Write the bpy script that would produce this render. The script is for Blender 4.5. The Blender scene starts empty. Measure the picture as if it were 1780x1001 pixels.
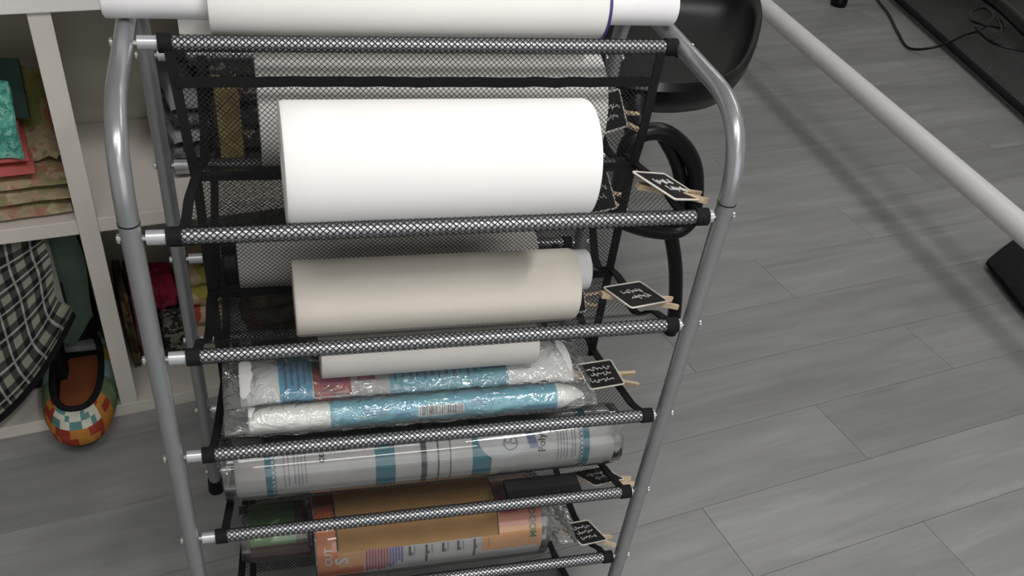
import bpy, bmesh, math, random
from mathutils import Vector, Matrix, noise
from math import sin, cos, pi, radians, sqrt

random.seed(7)
SC = bpy.context.scene
COL = SC.collection
FLOOR = -0.70                      # world zero is the second front rail of the rack
CEIL = 1.75
ROOM = radians(10.7)               # cabinet, planks and walls are turned against the rack

# ------------------------------------------------------------------ camera
cam_data = bpy.data.cameras.new('camera')
cam = bpy.data.objects.new('camera', cam_data)
COL.objects.link(cam)
PITCH, YAW, ROLL = 0.7428, 0.3173, 0.1328
fw = Vector((sin(YAW) * cos(PITCH), cos(YAW) * cos(PITCH), -sin(PITCH)))
rt = fw.cross(Vector((0, 0, 1))).normalized()
up = rt.cross(fw)
rt2 = rt * cos(ROLL) + up * sin(ROLL)
up2 = up * cos(ROLL) - rt * sin(ROLL)
cam.matrix_world = Matrix(((rt2.x, up2.x, -fw.x, -0.1661), (rt2.y, up2.y, -fw.y, -0.7168),
                           (rt2.z, up2.z, -fw.z, 0.4519), (0, 0, 0, 1)))
cam_data.sensor_width = 36.0
cam_data.lens = 1600.1 / 1780 * 36
cam_data.shift_x = 26.42 / 1780
cam_data.shift_y = 214.7 / 1780
cam_data.clip_start = 0.02
SC.camera = cam

# ------------------------------------------------------------------ world, light, exposure
SC.view_settings.view_transform = 'Standard'
SC.view_settings.look = 'None'
SC.view_settings.exposure = 0.52
SC.view_settings.gamma = 1.0
SC.view_settings.use_curve_mapping = False
world = bpy.data.worlds.new('world')
SC.world = world
world.use_nodes = True
world.node_tree.nodes['Background'].inputs[0].default_value = (0.9, 0.93, 1.0, 1)
world.node_tree.nodes['Background'].inputs[1].default_value = 0.12


def area_light(name, loc, sx, sy, power, rotz=0.0, color=(1, 0.985, 0.96), parent=None):
    ld = bpy.data.lights.new(name, 'AREA')
    ld.shape = 'RECTANGLE'
    ld.size = sx
    ld.size_y = sy
    ld.energy = power
    ld.color = color
    o = bpy.data.objects.new(name, ld)
    COL.objects.link(o)
    o.location = loc
    o.rotation_euler = (0, 0, rotz)
    return o


# ceiling tubes of the shop and an added front fill: (x, y, length, width, watts, turn)
STRIPS = [(0.65, -0.96, 1.00, 0.17, 19.0, radians(66.6)),
          (-0.30, -0.80, 1.2, 0.40, 8.5, radians(10.7)),
          (0.10, -2.25, 1.2, 0.30, 6.0, radians(10.7)),  # added fill, set forward to brighten the cabinet interior
          (1.75, 0.9, 1.2, 0.30, 8.0, radians(100.7)),
          (1.6, 2.6, 1.2, 0.30, 6.5, radians(10.7))]
for sx, sy, sl, sw, sp, sr in STRIPS:
    area_light('tube_and_fill_light', (sx, sy, CEIL - 0.055), sl, sw, sp, sr)
# added frontal fill light behind the camera, sized like a shop window
FILLWIN = (0.55, -2.66, 0.55, 2.6, 1.5)          # room u, v, centre height, width, height
_u, _v = FILLWIN[0], FILLWIN[1]
_fill = area_light('front_fill_light', (_u * cos(ROOM) - _v * sin(ROOM), _u * sin(ROOM) + _v * cos(ROOM), FILLWIN[2]), FILLWIN[3], FILLWIN[4], 9.0, 0, (0.93, 0.97, 1.0))
_fill.rotation_euler = (radians(90), 0, ROOM)


# ------------------------------------------------------------------ materials
class NT:
    def __init__(self, name):
        self.m = bpy.data.materials.new(name)
        self.m.use_nodes = True
        self.t = self.m.node_tree
        self.t.nodes.clear()
        self.out = self.n('ShaderNodeOutputMaterial')

    def n(self, kind, **kw):
        nd = self.t.nodes.new(kind)
        for k, v in kw.items():
            if k.startswith('i_'):
                nd.inputs[k[2:].replace('_', ' ')].default_value = v
            else:
                setattr(nd, k, v)
        return nd

    def l(self, a, b):
        self.t.links.new(a, b)

    def math(self, op, a, b=None, c=None):
        nd = self.n('ShaderNodeMath', operation=op)
        for i, v in enumerate((a, b, c)):
            if v is None:
                continue
            if isinstance(v, (int, float)):
                nd.inputs[i].default_value = v
            else:
                self.l(v, nd.inputs[i])
        return nd.outputs[0]

    def ramp(self, fac, stops, interp='LINEAR'):
        r = self.n('ShaderNodeValToRGB')
        r.color_ramp.interpolation = interp
        els = r.color_ramp.elements
        while len(els) < len(stops):
            els.new(0.5)
        for e, (p, c) in zip(els, stops):
            e.position = p
            e.color = (*c, 1)
        self.l(fac, r.inputs[0])
        return r.outputs[0]

    def bsdf(self, color=None, rough=0.5, metal=0.0, spec=0.5, **kw):
        b = self.n('ShaderNodeBsdfPrincipled')
        if color is not None:
            if isinstance(color, (tuple, list)):
                b.inputs['Base Color'].default_value = (*color, 1)
            else:
                self.l(color, b.inputs['Base Color'])
        b.inputs['Roughness'].default_value = rough
        b.inputs['Metallic'].default_value = metal
        b.inputs['Specular IOR Level'].default_value = spec
        for k, v in kw.items():
            b.inputs[k.replace('_', ' ')].default_value = v
        return b

    def done(self, sh):
        self.l(sh.outputs[0] if hasattr(sh, 'outputs') else sh, self.out.inputs[0])
        return self.m


def plain(name, color, rough=0.5, metal=0.0, spec=0.5, grain=0.06, scale=40.0, bump=0.0, stretch=(1, 1, 1)):
    t = NT(name)
    tc = t.n('ShaderNodeTexCoord')
    mp = t.n('ShaderNodeMapping')
    mp.inputs['Scale'].default_value = stretch
    t.l(tc.outputs['Object'], mp.inputs[0])
    nz = t.n('ShaderNodeTexNoise', i_Scale=scale, i_Detail=3.0)
    t.l(mp.outputs[0], nz.inputs['Vector'])
    lo = tuple(max(0, c * (1 - grain)) for c in color)
    hi = tuple(min(1, c * (1 + grain)) for c in color)
    c = t.ramp(nz.outputs['Fac'], [(0.3, lo), (0.7, hi)])
    b = t.bsdf(c, rough, metal, spec)
    if bump:
        bp = t.n('ShaderNodeBump', i_Strength=bump, i_Distance=0.002)
        t.l(nz.outputs['Fac'], bp.inputs['Height'])
        t.l(bp.outputs[0], b.inputs['Normal'])
    return t.done(b)


def net(name, pu, pv, thread, color=(0.008, 0.008, 0.009)):
    """woven diamond net: threads kept, holes open; uv is in metres"""
    t = NT(name)
    uv = t.n('ShaderNodeUVMap')
    sp = t.n('ShaderNodeSeparateXYZ')
    t.l(uv.outputs[0], sp.inputs[0])
    a = t.math('DIVIDE', sp.outputs[0], pu)
    b = t.math('DIVIDE', sp.outputs[1], pv)
    s1 = t.math('ABSOLUTE', t.math('SINE', t.math('MULTIPLY', t.math('ADD', a, b), pi)))
    s2 = t.math('ABSOLUTE', t.math('SINE', t.math('MULTIPLY', t.math('SUBTRACT', a, b), pi)))
    mn = t.math('MINIMUM', s1, s2)
    hole = t.math('GREATER_THAN', mn, thread)
    tr = t.n('ShaderNodeBsdfTransparent')
    bs = t.bsdf(color, 0.55, 0, 0.35)
    mx = t.n('ShaderNodeMixShader')
    t.l(hole, mx.inputs[0])
    t.l(bs.outputs[0], mx.inputs[1])
    t.l(tr.outputs[0], mx.inputs[2])
    return t.done(mx)


def film(name, milk=0.03, gloss=1.0, rough=0.06, tint=(0.97, 0.98, 0.98), crinkle=0.0):
    t = NT(name)
    tr = t.n('ShaderNodeBsdfTransparent')
    tr.inputs[0].default_value = (*tint, 1)
    gl = t.n('ShaderNodeBsdfGlossy')
    gl.inputs['Roughness'].default_value = rough
    df = t.n('ShaderNodeBsdfDiffuse')
    df.inputs[0].default_value = (0.85, 0.87, 0.88, 1)
    fr = t.n('ShaderNodeFresnel', i_IOR=1.45)
    if crinkle:
        tc = t.n('ShaderNodeTexCoord')
        nz = t.n('ShaderNodeTexNoise', i_Scale=55.0, i_Detail=2.0, i_Distortion=1.2)
        t.l(tc.outputs['Object'], nz.inputs['Vector'])
        bp = t.n('ShaderNodeBump', i_Strength=crinkle, i_Distance=0.006)
        t.l(nz.outputs['Fac'], bp.inputs['Height'])
        t.l(bp.outputs[0], gl.inputs['Normal'])
        t.l(bp.outputs[0], fr.inputs['Normal'])
    m1 = t.n('ShaderNodeMixShader')
    m1.inputs[0].default_value = milk
    t.l(tr.outputs[0], m1.inputs[1])
    t.l(df.outputs[0], m1.inputs[2])
    m2 = t.n('ShaderNodeMixShader')
    t.l(t.math('MULTIPLY', fr.outputs[0], gloss), m2.inputs[0])
    t.l(m1.outputs[0], m2.inputs[1])
    t.l(gl.outputs[0], m2.inputs[2])
    return t.done(m2)


def print_cloth(name, stops, scale=22.0, warp=0.6, rough=0.9):
    """printed cotton: irregular blots of a few colours"""
    t = NT(name)
    tc = t.n('ShaderNodeTexCoord')
    nz = t.n('ShaderNodeTexNoise', i_Scale=scale * 0.7, i_Detail=2.0)
    t.l(tc.outputs['Object'], nz.inputs['Vector'])
    mx = t.n('ShaderNodeMix', data_type='VECTOR')
    mx.inputs[0].default_value = warp * 0.12
    t.l(tc.outputs['Object'], mx.inputs[4])
    t.l(nz.outputs['Color'], mx.inputs[5])
    vo = t.n('ShaderNodeTexVoronoi', i_Scale=scale)
    t.l(mx.outputs[1], vo.inputs['Vector'])
    sp = t.n('ShaderNodeSeparateXYZ')
    t.l(vo.outputs['Color'], sp.inputs[0])
    n = len(stops)
    c = t.ramp(sp.outputs[0], [(i / n, s) for i, s in enumerate(stops)], 'CONSTANT')
    fine = t.n('ShaderNodeTexNoise', i_Scale=120.0)
    t.l(tc.outputs['Object'], fine.inputs['Vector'])
    m2 = t.n('ShaderNodeMix', data_type='RGBA', blend_type='MULTIPLY')
    m2.inputs[0].default_value = 0.5
    t.l(c, m2.inputs[6])
    t.l(t.ramp(fine.outputs['Fac'], [(0.3, (0.6, 0.6, 0.6)), (0.7, (1, 1, 1))]), m2.inputs[7])
    return t.done(t.bsdf(m2.outputs[2], rough, 0, 0.2))


def plaid_mat(name):
    t = NT(name)
    uv = t.n('ShaderNodeUVMap')
    sp = t.n('ShaderNodeSeparateXYZ')
    t.l(uv.outputs[0], sp.inputs[0])

    def bands(ch):
        f = t.math('FRACT', t.math('DIVIDE', ch, 0.036))
        wide = t.math('LESS_THAN', t.math('ABSOLUTE', t.math('SUBTRACT', f, 0.5)), 0.2)
        line = t.math('LESS_THAN', t.math('ABSOLUTE', t.math('SUBTRACT', f, 0.05)), 0.05)
        return wide, line
    w1, l1 = bands(sp.outputs[0])
    w2, l2 = bands(sp.outputs[1])
    v = t.math('ADD', t.math('MULTIPLY', t.math('ADD', w1, w2), 0.28),
               t.math('MULTIPLY', t.math('MAXIMUM', l1, l2), 0.40))
    c = t.ramp(v, [(0.0, (0.012, 0.013, 0.014)), (0.28, (0.045, 0.048, 0.044)), (0.42, (0.22, 0.22, 0.20)), (0.56, (0.20, 0.21, 0.16)), (1.0, (0.50, 0.50, 0.47))])
    return t.done(t.bsdf(c, 0.95, 0, 0.1))


def plank_mat():
    t = NT('vinyl_plank')
    tc = t.n('ShaderNodeTexCoord')
    oi = t.n('ShaderNodeObjectInfo')
    off = t.n('ShaderNodeCombineXYZ')
    t.l(t.math('MULTIPLY', oi.outputs['Random'], 37.0), off.inputs[0])
    t.l(t.math('MULTIPLY', oi.outputs['Random'], 91.0), off.inputs[1])
    ad = t.n('ShaderNodeVectorMath', operation='ADD')
    t.l(tc.outputs['Object'], ad.inputs[0])
    t.l(off.outputs[0], ad.inputs[1])
    mp = t.n('ShaderNodeMapping')
    mp.inputs['Scale'].default_value = (1.6, 13, 1)
    t.l(ad.outputs[0], mp.inputs[0])
    n1 = t.n('ShaderNodeTexNoise', i_Scale=1.6, i_Detail=5.0, i_Roughness=0.6, i_Distortion=0.6)
    t.l(mp.outputs[0], n1.inputs['Vector'])
    mp2 = t.n('ShaderNodeMapping')
    mp2.inputs['Scale'].default_value = (3, 60, 1)
    t.l(ad.outputs[0], mp2.inputs[0])
    n2 = t.n('ShaderNodeTexNoise', i_Scale=2.0, i_Detail=2.0)
    t.l(mp2.outputs[0], n2.inputs['Vector'])
    v = t.math('ADD', t.math('MULTIPLY', n1.outputs['Fac'], 0.7), t.math('MULTIPLY', n2.outputs['Fac'], 0.16))
    v = t.math('ADD', v, t.math('MULTIPLY', oi.outputs['Random'], 0.16))
    c = t.ramp(v, [(0.30, (0.185, 0.185, 0.183)), (0.55, (0.25, 0.25, 0.247)), (0.80, (0.335, 0.335, 0.33))])
    return t.done(t.bsdf(c, 0.45, 0, 0.35))


M = dict(
    tube=plain('silver_tube', (0.33, 0.335, 0.35), 0.27, 0.55, 0.5, 0.03, 60),
    rail=plain('silver_rail', (0.52, 0.53, 0.56), 0.30, 0.5, 0.5, 0.03, 60),
    screw=plain('bright_screw', (0.85, 0.83, 0.78), 0.2, 0.9),
    net=net('black_net', 0.0056, 0.0050, 0.27),
    sleeve=net('rail_net', 0.0060, 0.0056, 0.39),
    basket=net('basket_net', 0.016, 0.016, 0.36, (0.04, 0.04, 0.041)),
    binding=plain('black_binding', (0.009, 0.009, 0.010), 0.8, 0, 0.2, 0.2, 300),
    paper=plain('white_paper', (0.86, 0.85, 0.82), 0.7, 0, 0.2, 0.02, 12),
    bright=plain('white_fleece', (0.92, 0.91, 0.90), 0.85, 0, 0.1, 0.01, 12),
    cream=plain('cream_paper', (0.80, 0.75, 0.66), 0.75, 0, 0.2, 0.03, 10, stretch=(1, 6, 6)),
    core=plain('white_core', (0.84, 0.83, 0.85), 0.4, 0, 0.4, 0.02),
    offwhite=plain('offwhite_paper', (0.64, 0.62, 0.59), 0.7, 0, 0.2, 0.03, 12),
    purple=plain('purple_tape', (0.07, 0.035, 0.20), 0.5),
    black=plain('black_plastic', (0.004, 0.004, 0.005), 0.33, 0, 0.25, 0.1, 30),
    blackcloth=plain('black_cloth', (0.010, 0.010, 0.012), 0.9, 0, 0.15, 0.2, 80, 0.2),
    darkwrap=plain('dark_wrap', (0.030, 0.031, 0.034), 0.3, 0, 0.5, 0.2, 20, 0.3),
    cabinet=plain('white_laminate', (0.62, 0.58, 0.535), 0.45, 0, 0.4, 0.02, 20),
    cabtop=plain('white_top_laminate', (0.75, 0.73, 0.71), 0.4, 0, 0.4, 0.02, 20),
    cabback=plain('cabinet_back', (0.58, 0.56, 0.46), 0.6, 0, 0.3, 0.03, 10),
    wall=plain('wall_paint', (0.78, 0.77, 0.74), 0.9, 0, 0.2, 0.02, 8),
    ceil=plain('ceiling_paint', (0.80, 0.80, 0.78), 0.9, 0, 0.2, 0.02, 8),
    pole=plain('white_pole', (0.72, 0.71, 0.70), 0.4, 0, 0.4, 0.02, 20),
    under=plain('floor_joint', (0.09, 0.09, 0.09), 0.9),
    plank=plank_mat(),
    wood=plain('pale_wood', (0.62, 0.47, 0.32), 0.6, 0, 0.3, 0.12, 60, stretch=(1, 8, 8)),
    tagframe=plain('tag_frame', (0.68, 0.65, 0.58), 0.6, 0, 0.3, 0.08, 60),
    slate=plain('slate_black', (0.014, 0.013, 0.013), 0.7, 0, 0.2, 0.2, 60),
    chalk=plain('chalk_white', (0.62, 0.61, 0.60), 0.95, 0, 0.1, 0.2, 200),
    teal=plain('print_teal', (0.012, 0.17, 0.23), 0.35),
    sky=plain('print_sky', (0.10, 0.38, 0.56), 0.35, 0, 0.5, 0.06, 30),
    aqua=plain('print_aqua', (0.14, 0.42, 0.52), 0.35, 0, 0.5, 0.05, 30),
    navy=plain('print_navy', (0.03, 0.06, 0.22), 0.4),
    slateblue=plain('print_slateblue', (0.09, 0.13, 0.26), 0.4),
    ink=plain('print_ink', (0.03, 0.03, 0.035), 0.5),
    greyink=plain('print_greyink', (0.20, 0.20, 0.22), 0.5),
    palegrey=plain('print_palegrey', (0.55, 0.55, 0.56), 0.4),
    white=plain('print_white', (0.52, 0.50, 0.497), 0.35),
    orange=plain('print_orange', (0.55, 0.16, 0.035), 0.35, 0, 0.5, 0.12, 14),
    tan=plain('print_tan', (0.62, 0.32, 0.12), 0.4, 0, 0.5, 0.12, 14),
    pinkorange=plain('print_pinkorange', (0.58, 0.20, 0.11), 0.35, 0, 0.5, 0.12, 14),
    red=plain('print_red', (0.42, 0.03, 0.06), 0.4),
    magenta=plain('print_magenta', (0.42, 0.05, 0.16), 0.4, 0, 0.5, 0.25, 60),
    violet=plain('print_violet', (0.16, 0.10, 0.36), 0.4),
    rust=plain('print_rust', (0.34, 0.045, 0.03), 0.4, 0, 0.5, 0.5, 70),
    green=plain('print_green', (0.10, 0.22, 0.05), 0.35, 0, 0.5, 0.15, 20),
    leaf=plain('print_leaf', (0.05, 0.11, 0.04), 0.4),
    palegreen=plain('print_palegreen', (0.38, 0.55, 0.30), 0.4),
    maroon=plain('print_maroon', (0.09, 0.035, 0.03), 0.5),
    kraft=plain('kraft_paper', (0.30, 0.18, 0.085), 0.75, 0, 0.2, 0.08, 30),
    film=film('clear_film', 0.04, 2.2, 0.022),
    bagfilm=film('bag_film', 0.09, 2.2, 0.06, crinkle=0.7),
    c_red=plain('cloth_red', (0.43, 0.105, 0.095), 0.95, 0, 0.1, 0.12, 30),
    c_pink=plain('cloth_pink', (0.55, 0.10, 0.16), 0.95, 0, 0.1, 0.2, 25),
    c_teal=print_cloth('cloth_teal', [(0.05, 0.24, 0.20), (0.10, 0.36, 0.30), (0.20, 0.46, 0.38)], 90),
    c_slate=plain('cloth_slate', (0.035, 0.06, 0.05), 0.9, 0, 0.1, 0.2, 25),
    c_floral=print_cloth('cloth_floral', [(0.40, 0.32, 0.20), (0.40, 0.27, 0.17), (0.28, 0.26, 0.13), (0.42, 0.20, 0.14), (0.45, 0.37, 0.25)], 42, 1.0),
    c_meadow=print_cloth('cloth_meadow', [(0.19, 0.19, 0.06), (0.23, 0.21, 0.08), (0.32, 0.12, 0.07), (0.16, 0.17, 0.06), (0.29, 0.22, 0.10)], 30, 1.0),
    c_green=plain('cloth_green', (0.075, 0.105, 0.08), 0.95, 0, 0.1, 0.15, 12),
    c_plum=plain('cloth_plum', (0.10, 0.03, 0.045), 0.95, 0, 0.1, 0.2, 20),
    c_rose=print_cloth('cloth_rose', [(0.30, 0.02, 0.05), (0.38, 0.05, 0.10), (0.24, 0.015, 0.04)], 40),
    c_cream=print_cloth('cloth_creamprint', [(0.52, 0.40, 0.26), (0.55, 0.45, 0.30), (0.40, 0.08, 0.05), (0.34, 0.30, 0.06), (0.55, 0.42, 0.30)], 26, 1.0),
    c_dark=print_cloth('cloth_darkprint', [(0.02, 0.02, 0.02), (0.05, 0.045, 0.03), (0.17, 0.16, 0.13), (0.012, 0.012, 0.014), (0.03, 0.03, 0.03)], 60, 1.0),
    c_brown=print_cloth('cloth_brownprint', [(0.05, 0.035, 0.02), (0.12, 0.08, 0.035), (0.10, 0.02, 0.02), (0.06, 0.07, 0.02), (0.16, 0.11, 0.06)], 30, 1.0),
    c_khaki=plain('cloth_khaki', (0.20, 0.155, 0.06), 0.9, 0, 0.1, 0.3, 50),
    c_grey=print_cloth('cloth_greyprint', [(0.06, 0.06, 0.07), (0.11, 0.11, 0.12), (0.17, 0.17, 0.18), (0.04, 0.04, 0.045)], 45, 1.0),
    c_greyplain=plain('cloth_grey', (0.24, 0.235, 0.24), 0.9, 0, 0.1, 0.1, 20),
    plaid=plaid_mat('cloth_plaid'),
    insole=plain('insole_brown', (0.27, 0.09, 0.033), 0.7, 0, 0.3, 0.15, 20),
    w_green=plain('woven_green', (0.11, 0.16, 0.08), 0.9, 0, 0.1, 0.2, 60),
    w_blue=plain('woven_blue', (0.19, 0.26, 0.28), 0.9, 0, 0.1, 0.2, 60),
    w_yellow=plain('woven_yellow', (0.26, 0.19, 0.04), 0.9, 0, 0.1, 0.2, 60),
    w_red=plain('woven_red', (0.24, 0.04, 0.025), 0.9, 0, 0.1, 0.2, 60),
    w_orange=plain('woven_orange', (0.38, 0.16, 0.035), 0.9, 0, 0.1, 0.2, 60),
    w_teal=plain('woven_teal', (0.09, 0.20, 0.19), 0.9, 0, 0.1, 0.2, 60),
    w_white=plain('woven_white', (0.52, 0.51, 0.43), 0.9, 0, 0.1, 0.1, 60),
    fixture=plain('lamp_housing', (0.75, 0.75, 0.75), 0.5),
)


# ------------------------------------------------------------------ builders
class MB:
    def __init__(self):
        self.v, self.f, self.uv, self.mi = [], [], [], []

    def add(self, verts, faces, uvs=None, mi=0):
        o = len(self.v)
        self.v += [tuple(p) for p in verts]
        for i, fc in enumerate(faces):
            self.f.append(tuple(o + k for k in fc))
            self.uv.append(uvs[i] if uvs else None)
            self.mi.append(mi[i] if isinstance(mi, (list, tuple)) else mi)
        return self

    def box(self, c, s, rot=None, mi=0):
        c = Vector(c)
        vs = []
        for k in range(8):
            p = Vector(((k & 1) - .5, ((k >> 1) & 1) - .5, ((k >> 2) & 1) - .5))
            p = Vector((p.x * s[0], p.y * s[1], p.z * s[2]))
            vs.append(c + (rot @ p if rot else p))
        return self.add(vs, [(0, 2, 3, 1), (4, 5, 7, 6), (0, 1, 5, 4), (2, 6, 7, 3), (0, 4, 6, 2), (1, 3, 7, 5)], None, mi)

    def tube(self, pts, r, seg=14, caps=True, closed=False, flat=1.0, mi=0):
        pts = [Vector(p) for p in pts]
        n = len(pts)
        rr = r if isinstance(r, (list, tuple)) else [r] * n
        rings, uvs = [], 0
        prev = None
        for i, p in enumerate(pts):
            if closed:
                t = (pts[(i + 1) % n] - pts[i - 1]).normalized()
            else:
                t = (pts[min(i + 1, n - 1)] - pts[max(i - 1, 0)]).normalized()
            if prev is None:
                a = Vector((0, 0, 1)) if abs(t.z) < .9 else Vector((0, 1, 0))
                nn = t.cross(a).normalized()
            else:
                nn = (prev - t * prev.dot(t)).normalized()
            prev = nn
            bb = t.cross(nn)
            rings.append([p + nn * (cos(2 * pi * k / seg) * rr[i]) + bb * (sin(2 * pi * k / seg) * rr[i] * flat) for k in range(seg)])
        vs = [q for ring in rings for q in ring]
        fs, us = [], []
        acc = [0.0]
        for i in range(1, n):
            acc.append(acc[-1] + (pts[i] - pts[i - 1]).length)
        for i in range(n if closed else n - 1):
            j = (i + 1) % n
            for k in range(seg):
                l = (k + 1) % seg
                fs.append((i * seg + k, i * seg + l, j * seg + l, j * seg + k))
                c = 2 * pi * rr[i] / seg
                us.append(((acc[i], k * c), (acc[i], (k + 1) * c), (acc[j] if j else acc[-1], (k + 1) * c), (acc[j] if j else acc[-1], k * c)))
        if caps and not closed:
            fs.append(tuple(range(seg - 1, -1, -1)))
            us.append(None)
            fs.append(tuple((n - 1) * seg + k for k in range(seg)))
            us.append(None)
        return self.add(vs, fs, us, mi)

    def grid(self, fn, nu, nv, th=0.0, uvs=(1, 1), mi=0):
        """surface fn(a,b), a,b in 0..1; with th a closed slab"""
        P = [[Vector(fn(i / nu, j / nv)) for j in range(nv + 1)] for i in range(nu + 1)]
        W = nv + 1
        vs = [P[i][j] for i in range(nu + 1) for j in range(W)]
        fs, us = [], []

        def q(i, j):
            return (i / nu * uvs[0], j / nv * uvs[1])
        for i in range(nu):
            for j in range(nv):
                fs.append((i * W + j, (i + 1) * W + j, (i + 1) * W + j + 1, i * W + j + 1))
                us.append((q(i, j), q(i + 1, j), q(i + 1, j + 1), q(i, j + 1)))
        if th:
            N = len(vs)
            for i in range(nu + 1):
                for j in range(W):
                    du = P[min(i + 1, nu)][j] - P[max(i - 1, 0)][j]
                    dv = P[i][min(j + 1, nv)] - P[i][max(j - 1, 0)]
                    nn = du.cross(dv)
                    nn = nn.normalized() if nn.length > 1e-12 else Vector((0, 0, 1))
                    vs.append(P[i][j] - nn * th)
            for fc, u in list(zip(fs, us)):
                fs.append(tuple(N + k for k in reversed(fc)))
                us.append(tuple(reversed(u)))
            rim = [i * W for i in range(nu + 1)] + [nu * W + j for j in range(1, W)] + \
                  [i * W + nv for i in range(nu - 1, -1, -1)] + [j for j in range(nv - 1, 0, -1)]
            for k in range(len(rim)):
                a, b = rim[k], rim[(k + 1) % len(rim)]
                fs.append((b, a, N + a, N + b))
                us.append(((0, 0), (0, .001), (.001, .001), (.001, 0)))
        return self.add(vs, fs, us, mi)

    def build(self, name, mats, parent=None, smooth=True, bevel=0.0, angle=40):
        me = bpy.data.meshes.new(name)
        me.from_pydata(self.v, [], self.f)
        if not isinstance(mats, (list, tuple)):
            mats = [mats]
        for m in mats:
            me.materials.append(m)
        if any(self.uv):
            ul = me.uv_layers.new(name='UVMap')
            k = 0
            for fi, fc in enumerate(self.f):
                u = self.uv[fi]
                for c in range(len(fc)):
                    if u:
                        ul.data[k].uv = u[c]
                    k += 1
        for p, mi in zip(me.polygons, self.mi):
            p.material_index = mi
        if bevel:
            bm = bmesh.new()
            bm.from_mesh(me)
            bmesh.ops.bevel(bm, geom=bm.edges[:], offset=bevel, segments=2, affect='EDGES', profile=0.6)
            bm.to_mesh(me)
            bm.free()
        if smooth:
            for p in me.polygons:
                p.use_smooth = True
            try:
                me.set_sharp_from_angle(angle=radians(angle))
            except Exception:
                pass
        me.update()
        o = bpy.data.objects.new(name, me)
        COL.objects.link(o)
        if parent:
            o.parent = parent
        return o


def tag(o, label, cat, group=None, kind=None):
    if label:
        o['label'] = label
    if cat:
        o['category'] = cat
    if group:
        o['group'] = group
    if kind:
        o['kind'] = kind
    return o


def thing(name, label, cat, loc=(0, 0, 0), rotz=0.0, group=None):
    o = bpy.data.objects.new(name, None)
    COL.objects.link(o)
    o.empty_display_size = 0.05
    o.location = loc
    o.rotation_euler = (0, 0, rotz)
    return tag(o, label, cat, group)


def struct(o):
    o['kind'] = 'structure'
    return o


def spline(pts, n=6, closed=False):
    pts = [Vector(p) for p in pts]
    out = []
    m = len(pts)
    for i in range(m if closed else m - 1):
        if closed:
            p0, p1, p2, p3 = pts[i - 1], pts[i], pts[(i + 1) % m], pts[(i + 2) % m]
        else:
            p0, p1, p2, p3 = pts[max(i - 1, 0)], pts[i], pts[i + 1], pts[min(i + 2, m - 1)]
        for k in range(n):
            t = k / n
            out.append(0.5 * ((2 * p1) + (p2 - p0) * t + (2 * p0 - 5 * p1 + 4 * p2 - p3) * t * t + (3 * p1 - p0 - 3 * p2 + p3) * t ** 3))
    if not closed:
        out.append(pts[-1])
    return out


def fillet(pts, r, n=8):
    """polyline with rounded corners"""
    pts = [Vector(p) for p in pts]
    out = [pts[0]]
    for i in range(1, len(pts) - 1):
        a, b, c = pts[i - 1], pts[i], pts[i + 1]
        d1, d2 = (a - b), (c - b)
        k = min(r, d1.length * .49, d2.length * .49)
        s, e = b + d1.normalized() * k, b + d2.normalized() * k
        for j in range(n + 1):
            t = j / n
            out.append(s * (1 - t) ** 2 + b * 2 * t * (1 - t) + e * t * t)
    out.append(pts[-1])
    return out


# ------------------------------------------------------------------ room
CU, SU = cos(ROOM), sin(ROOM)
ORG = Vector((-0.4282, 0.5453, FLOOR))          # front foot of the cabinet post


def room(u, v, z=0.0):
    return Vector((u * CU - v * SU, u * SU + v * CU, z))


floor = MB().box((0, 0, 0), (1, 1, 1)).build('floor', M['under'], smooth=False)
floor.scale = (6.6, 6.6, 0.06)
floor.rotation_euler = (0, 0, ROOM)
floor.location = room(0.9, 0.6, FLOOR - 0.034)
struct(floor)
# each plank a piece of its own, resting proud of the dark joint
PL, PW = 0.92, 0.156
plank_mesh = None
FI = None
bpy.context.view_layer.update()
FI = floor.matrix_world.inverted()
for r in range(-10, 25):
    off = {-2: 0.91 - PL}.get(r, (r * 0.37) % PL)
    for c in range(-3, 6):
        u0 = off + c * PL - 0.3 * 0
        v0 = 0.095 + r * PW
        if u0 + PL < -1.9 or u0 + PL > 4.35:
            continue
        if plank_mesh is None:
            mb = MB()
            mb.box((0, 0, -0.002), (PL - 0.0009, PW - 0.0008, 0.004))
            p = mb.build('plank', M['plank'], None, smooth=False, bevel=0.0004)
            plank_mesh = p.data
        else:
            p = bpy.data.objects.new('plank', plank_mesh)
            COL.objects.link(p)
        w = room(u0 + PL / 2, v0 + PW / 2, FLOOR)
        p.parent = floor
        p.matrix_parent_inverse = FI
        p.location = w
        p.rotation_euler = (0, 0, ROOM)


def wall(name, u, v, su, sv, z0=FLOOR, z1=CEIL, mat='wall'):
    o = MB().box((0, 0, 0), (su, sv, z1 - z0)).build(name, M[mat], None, smooth=False)
    o.location = room(u, v, (z0 + z1) / 2)
    o.rotation_euler = (0, 0, ROOM)
    return struct(o)


wall('wall_back', 0.9, 3.93, 6.6, 0.06)
wall('wall_front', 0.9, -2.73, 6.6, 0.06)
wall('wall_left', -2.43, 0.6, 0.06, 6.6)
wall('wall_right', 4.23, 0.6, 0.06, 6.6)
t = MB()
for du, dz, w_, h_ in ((0, .79, 2.76, .08), (0, -.79, 2.76, .08), (-1.34, 0, .08, 1.5), (1.34, 0, .08, 1.5), (0, 0, .05, 1.5)):
    t.box((du, 0, dz), (w_, 0.05, h_))
t = t.build('added_window', M['fixture'], None, smooth=False)  # unseen window frame, added around the frontal fill light
t.location = room(FILLWIN[0], FILLWIN[1] - 0.02, FILLWIN[2])
t.rotation_euler = (0, 0, ROOM)
struct(t)
ceiling = wall('ceiling', 0.9, 0.6, 6.6, 6.7, CEIL, CEIL + 0.05, 'ceil')

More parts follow.
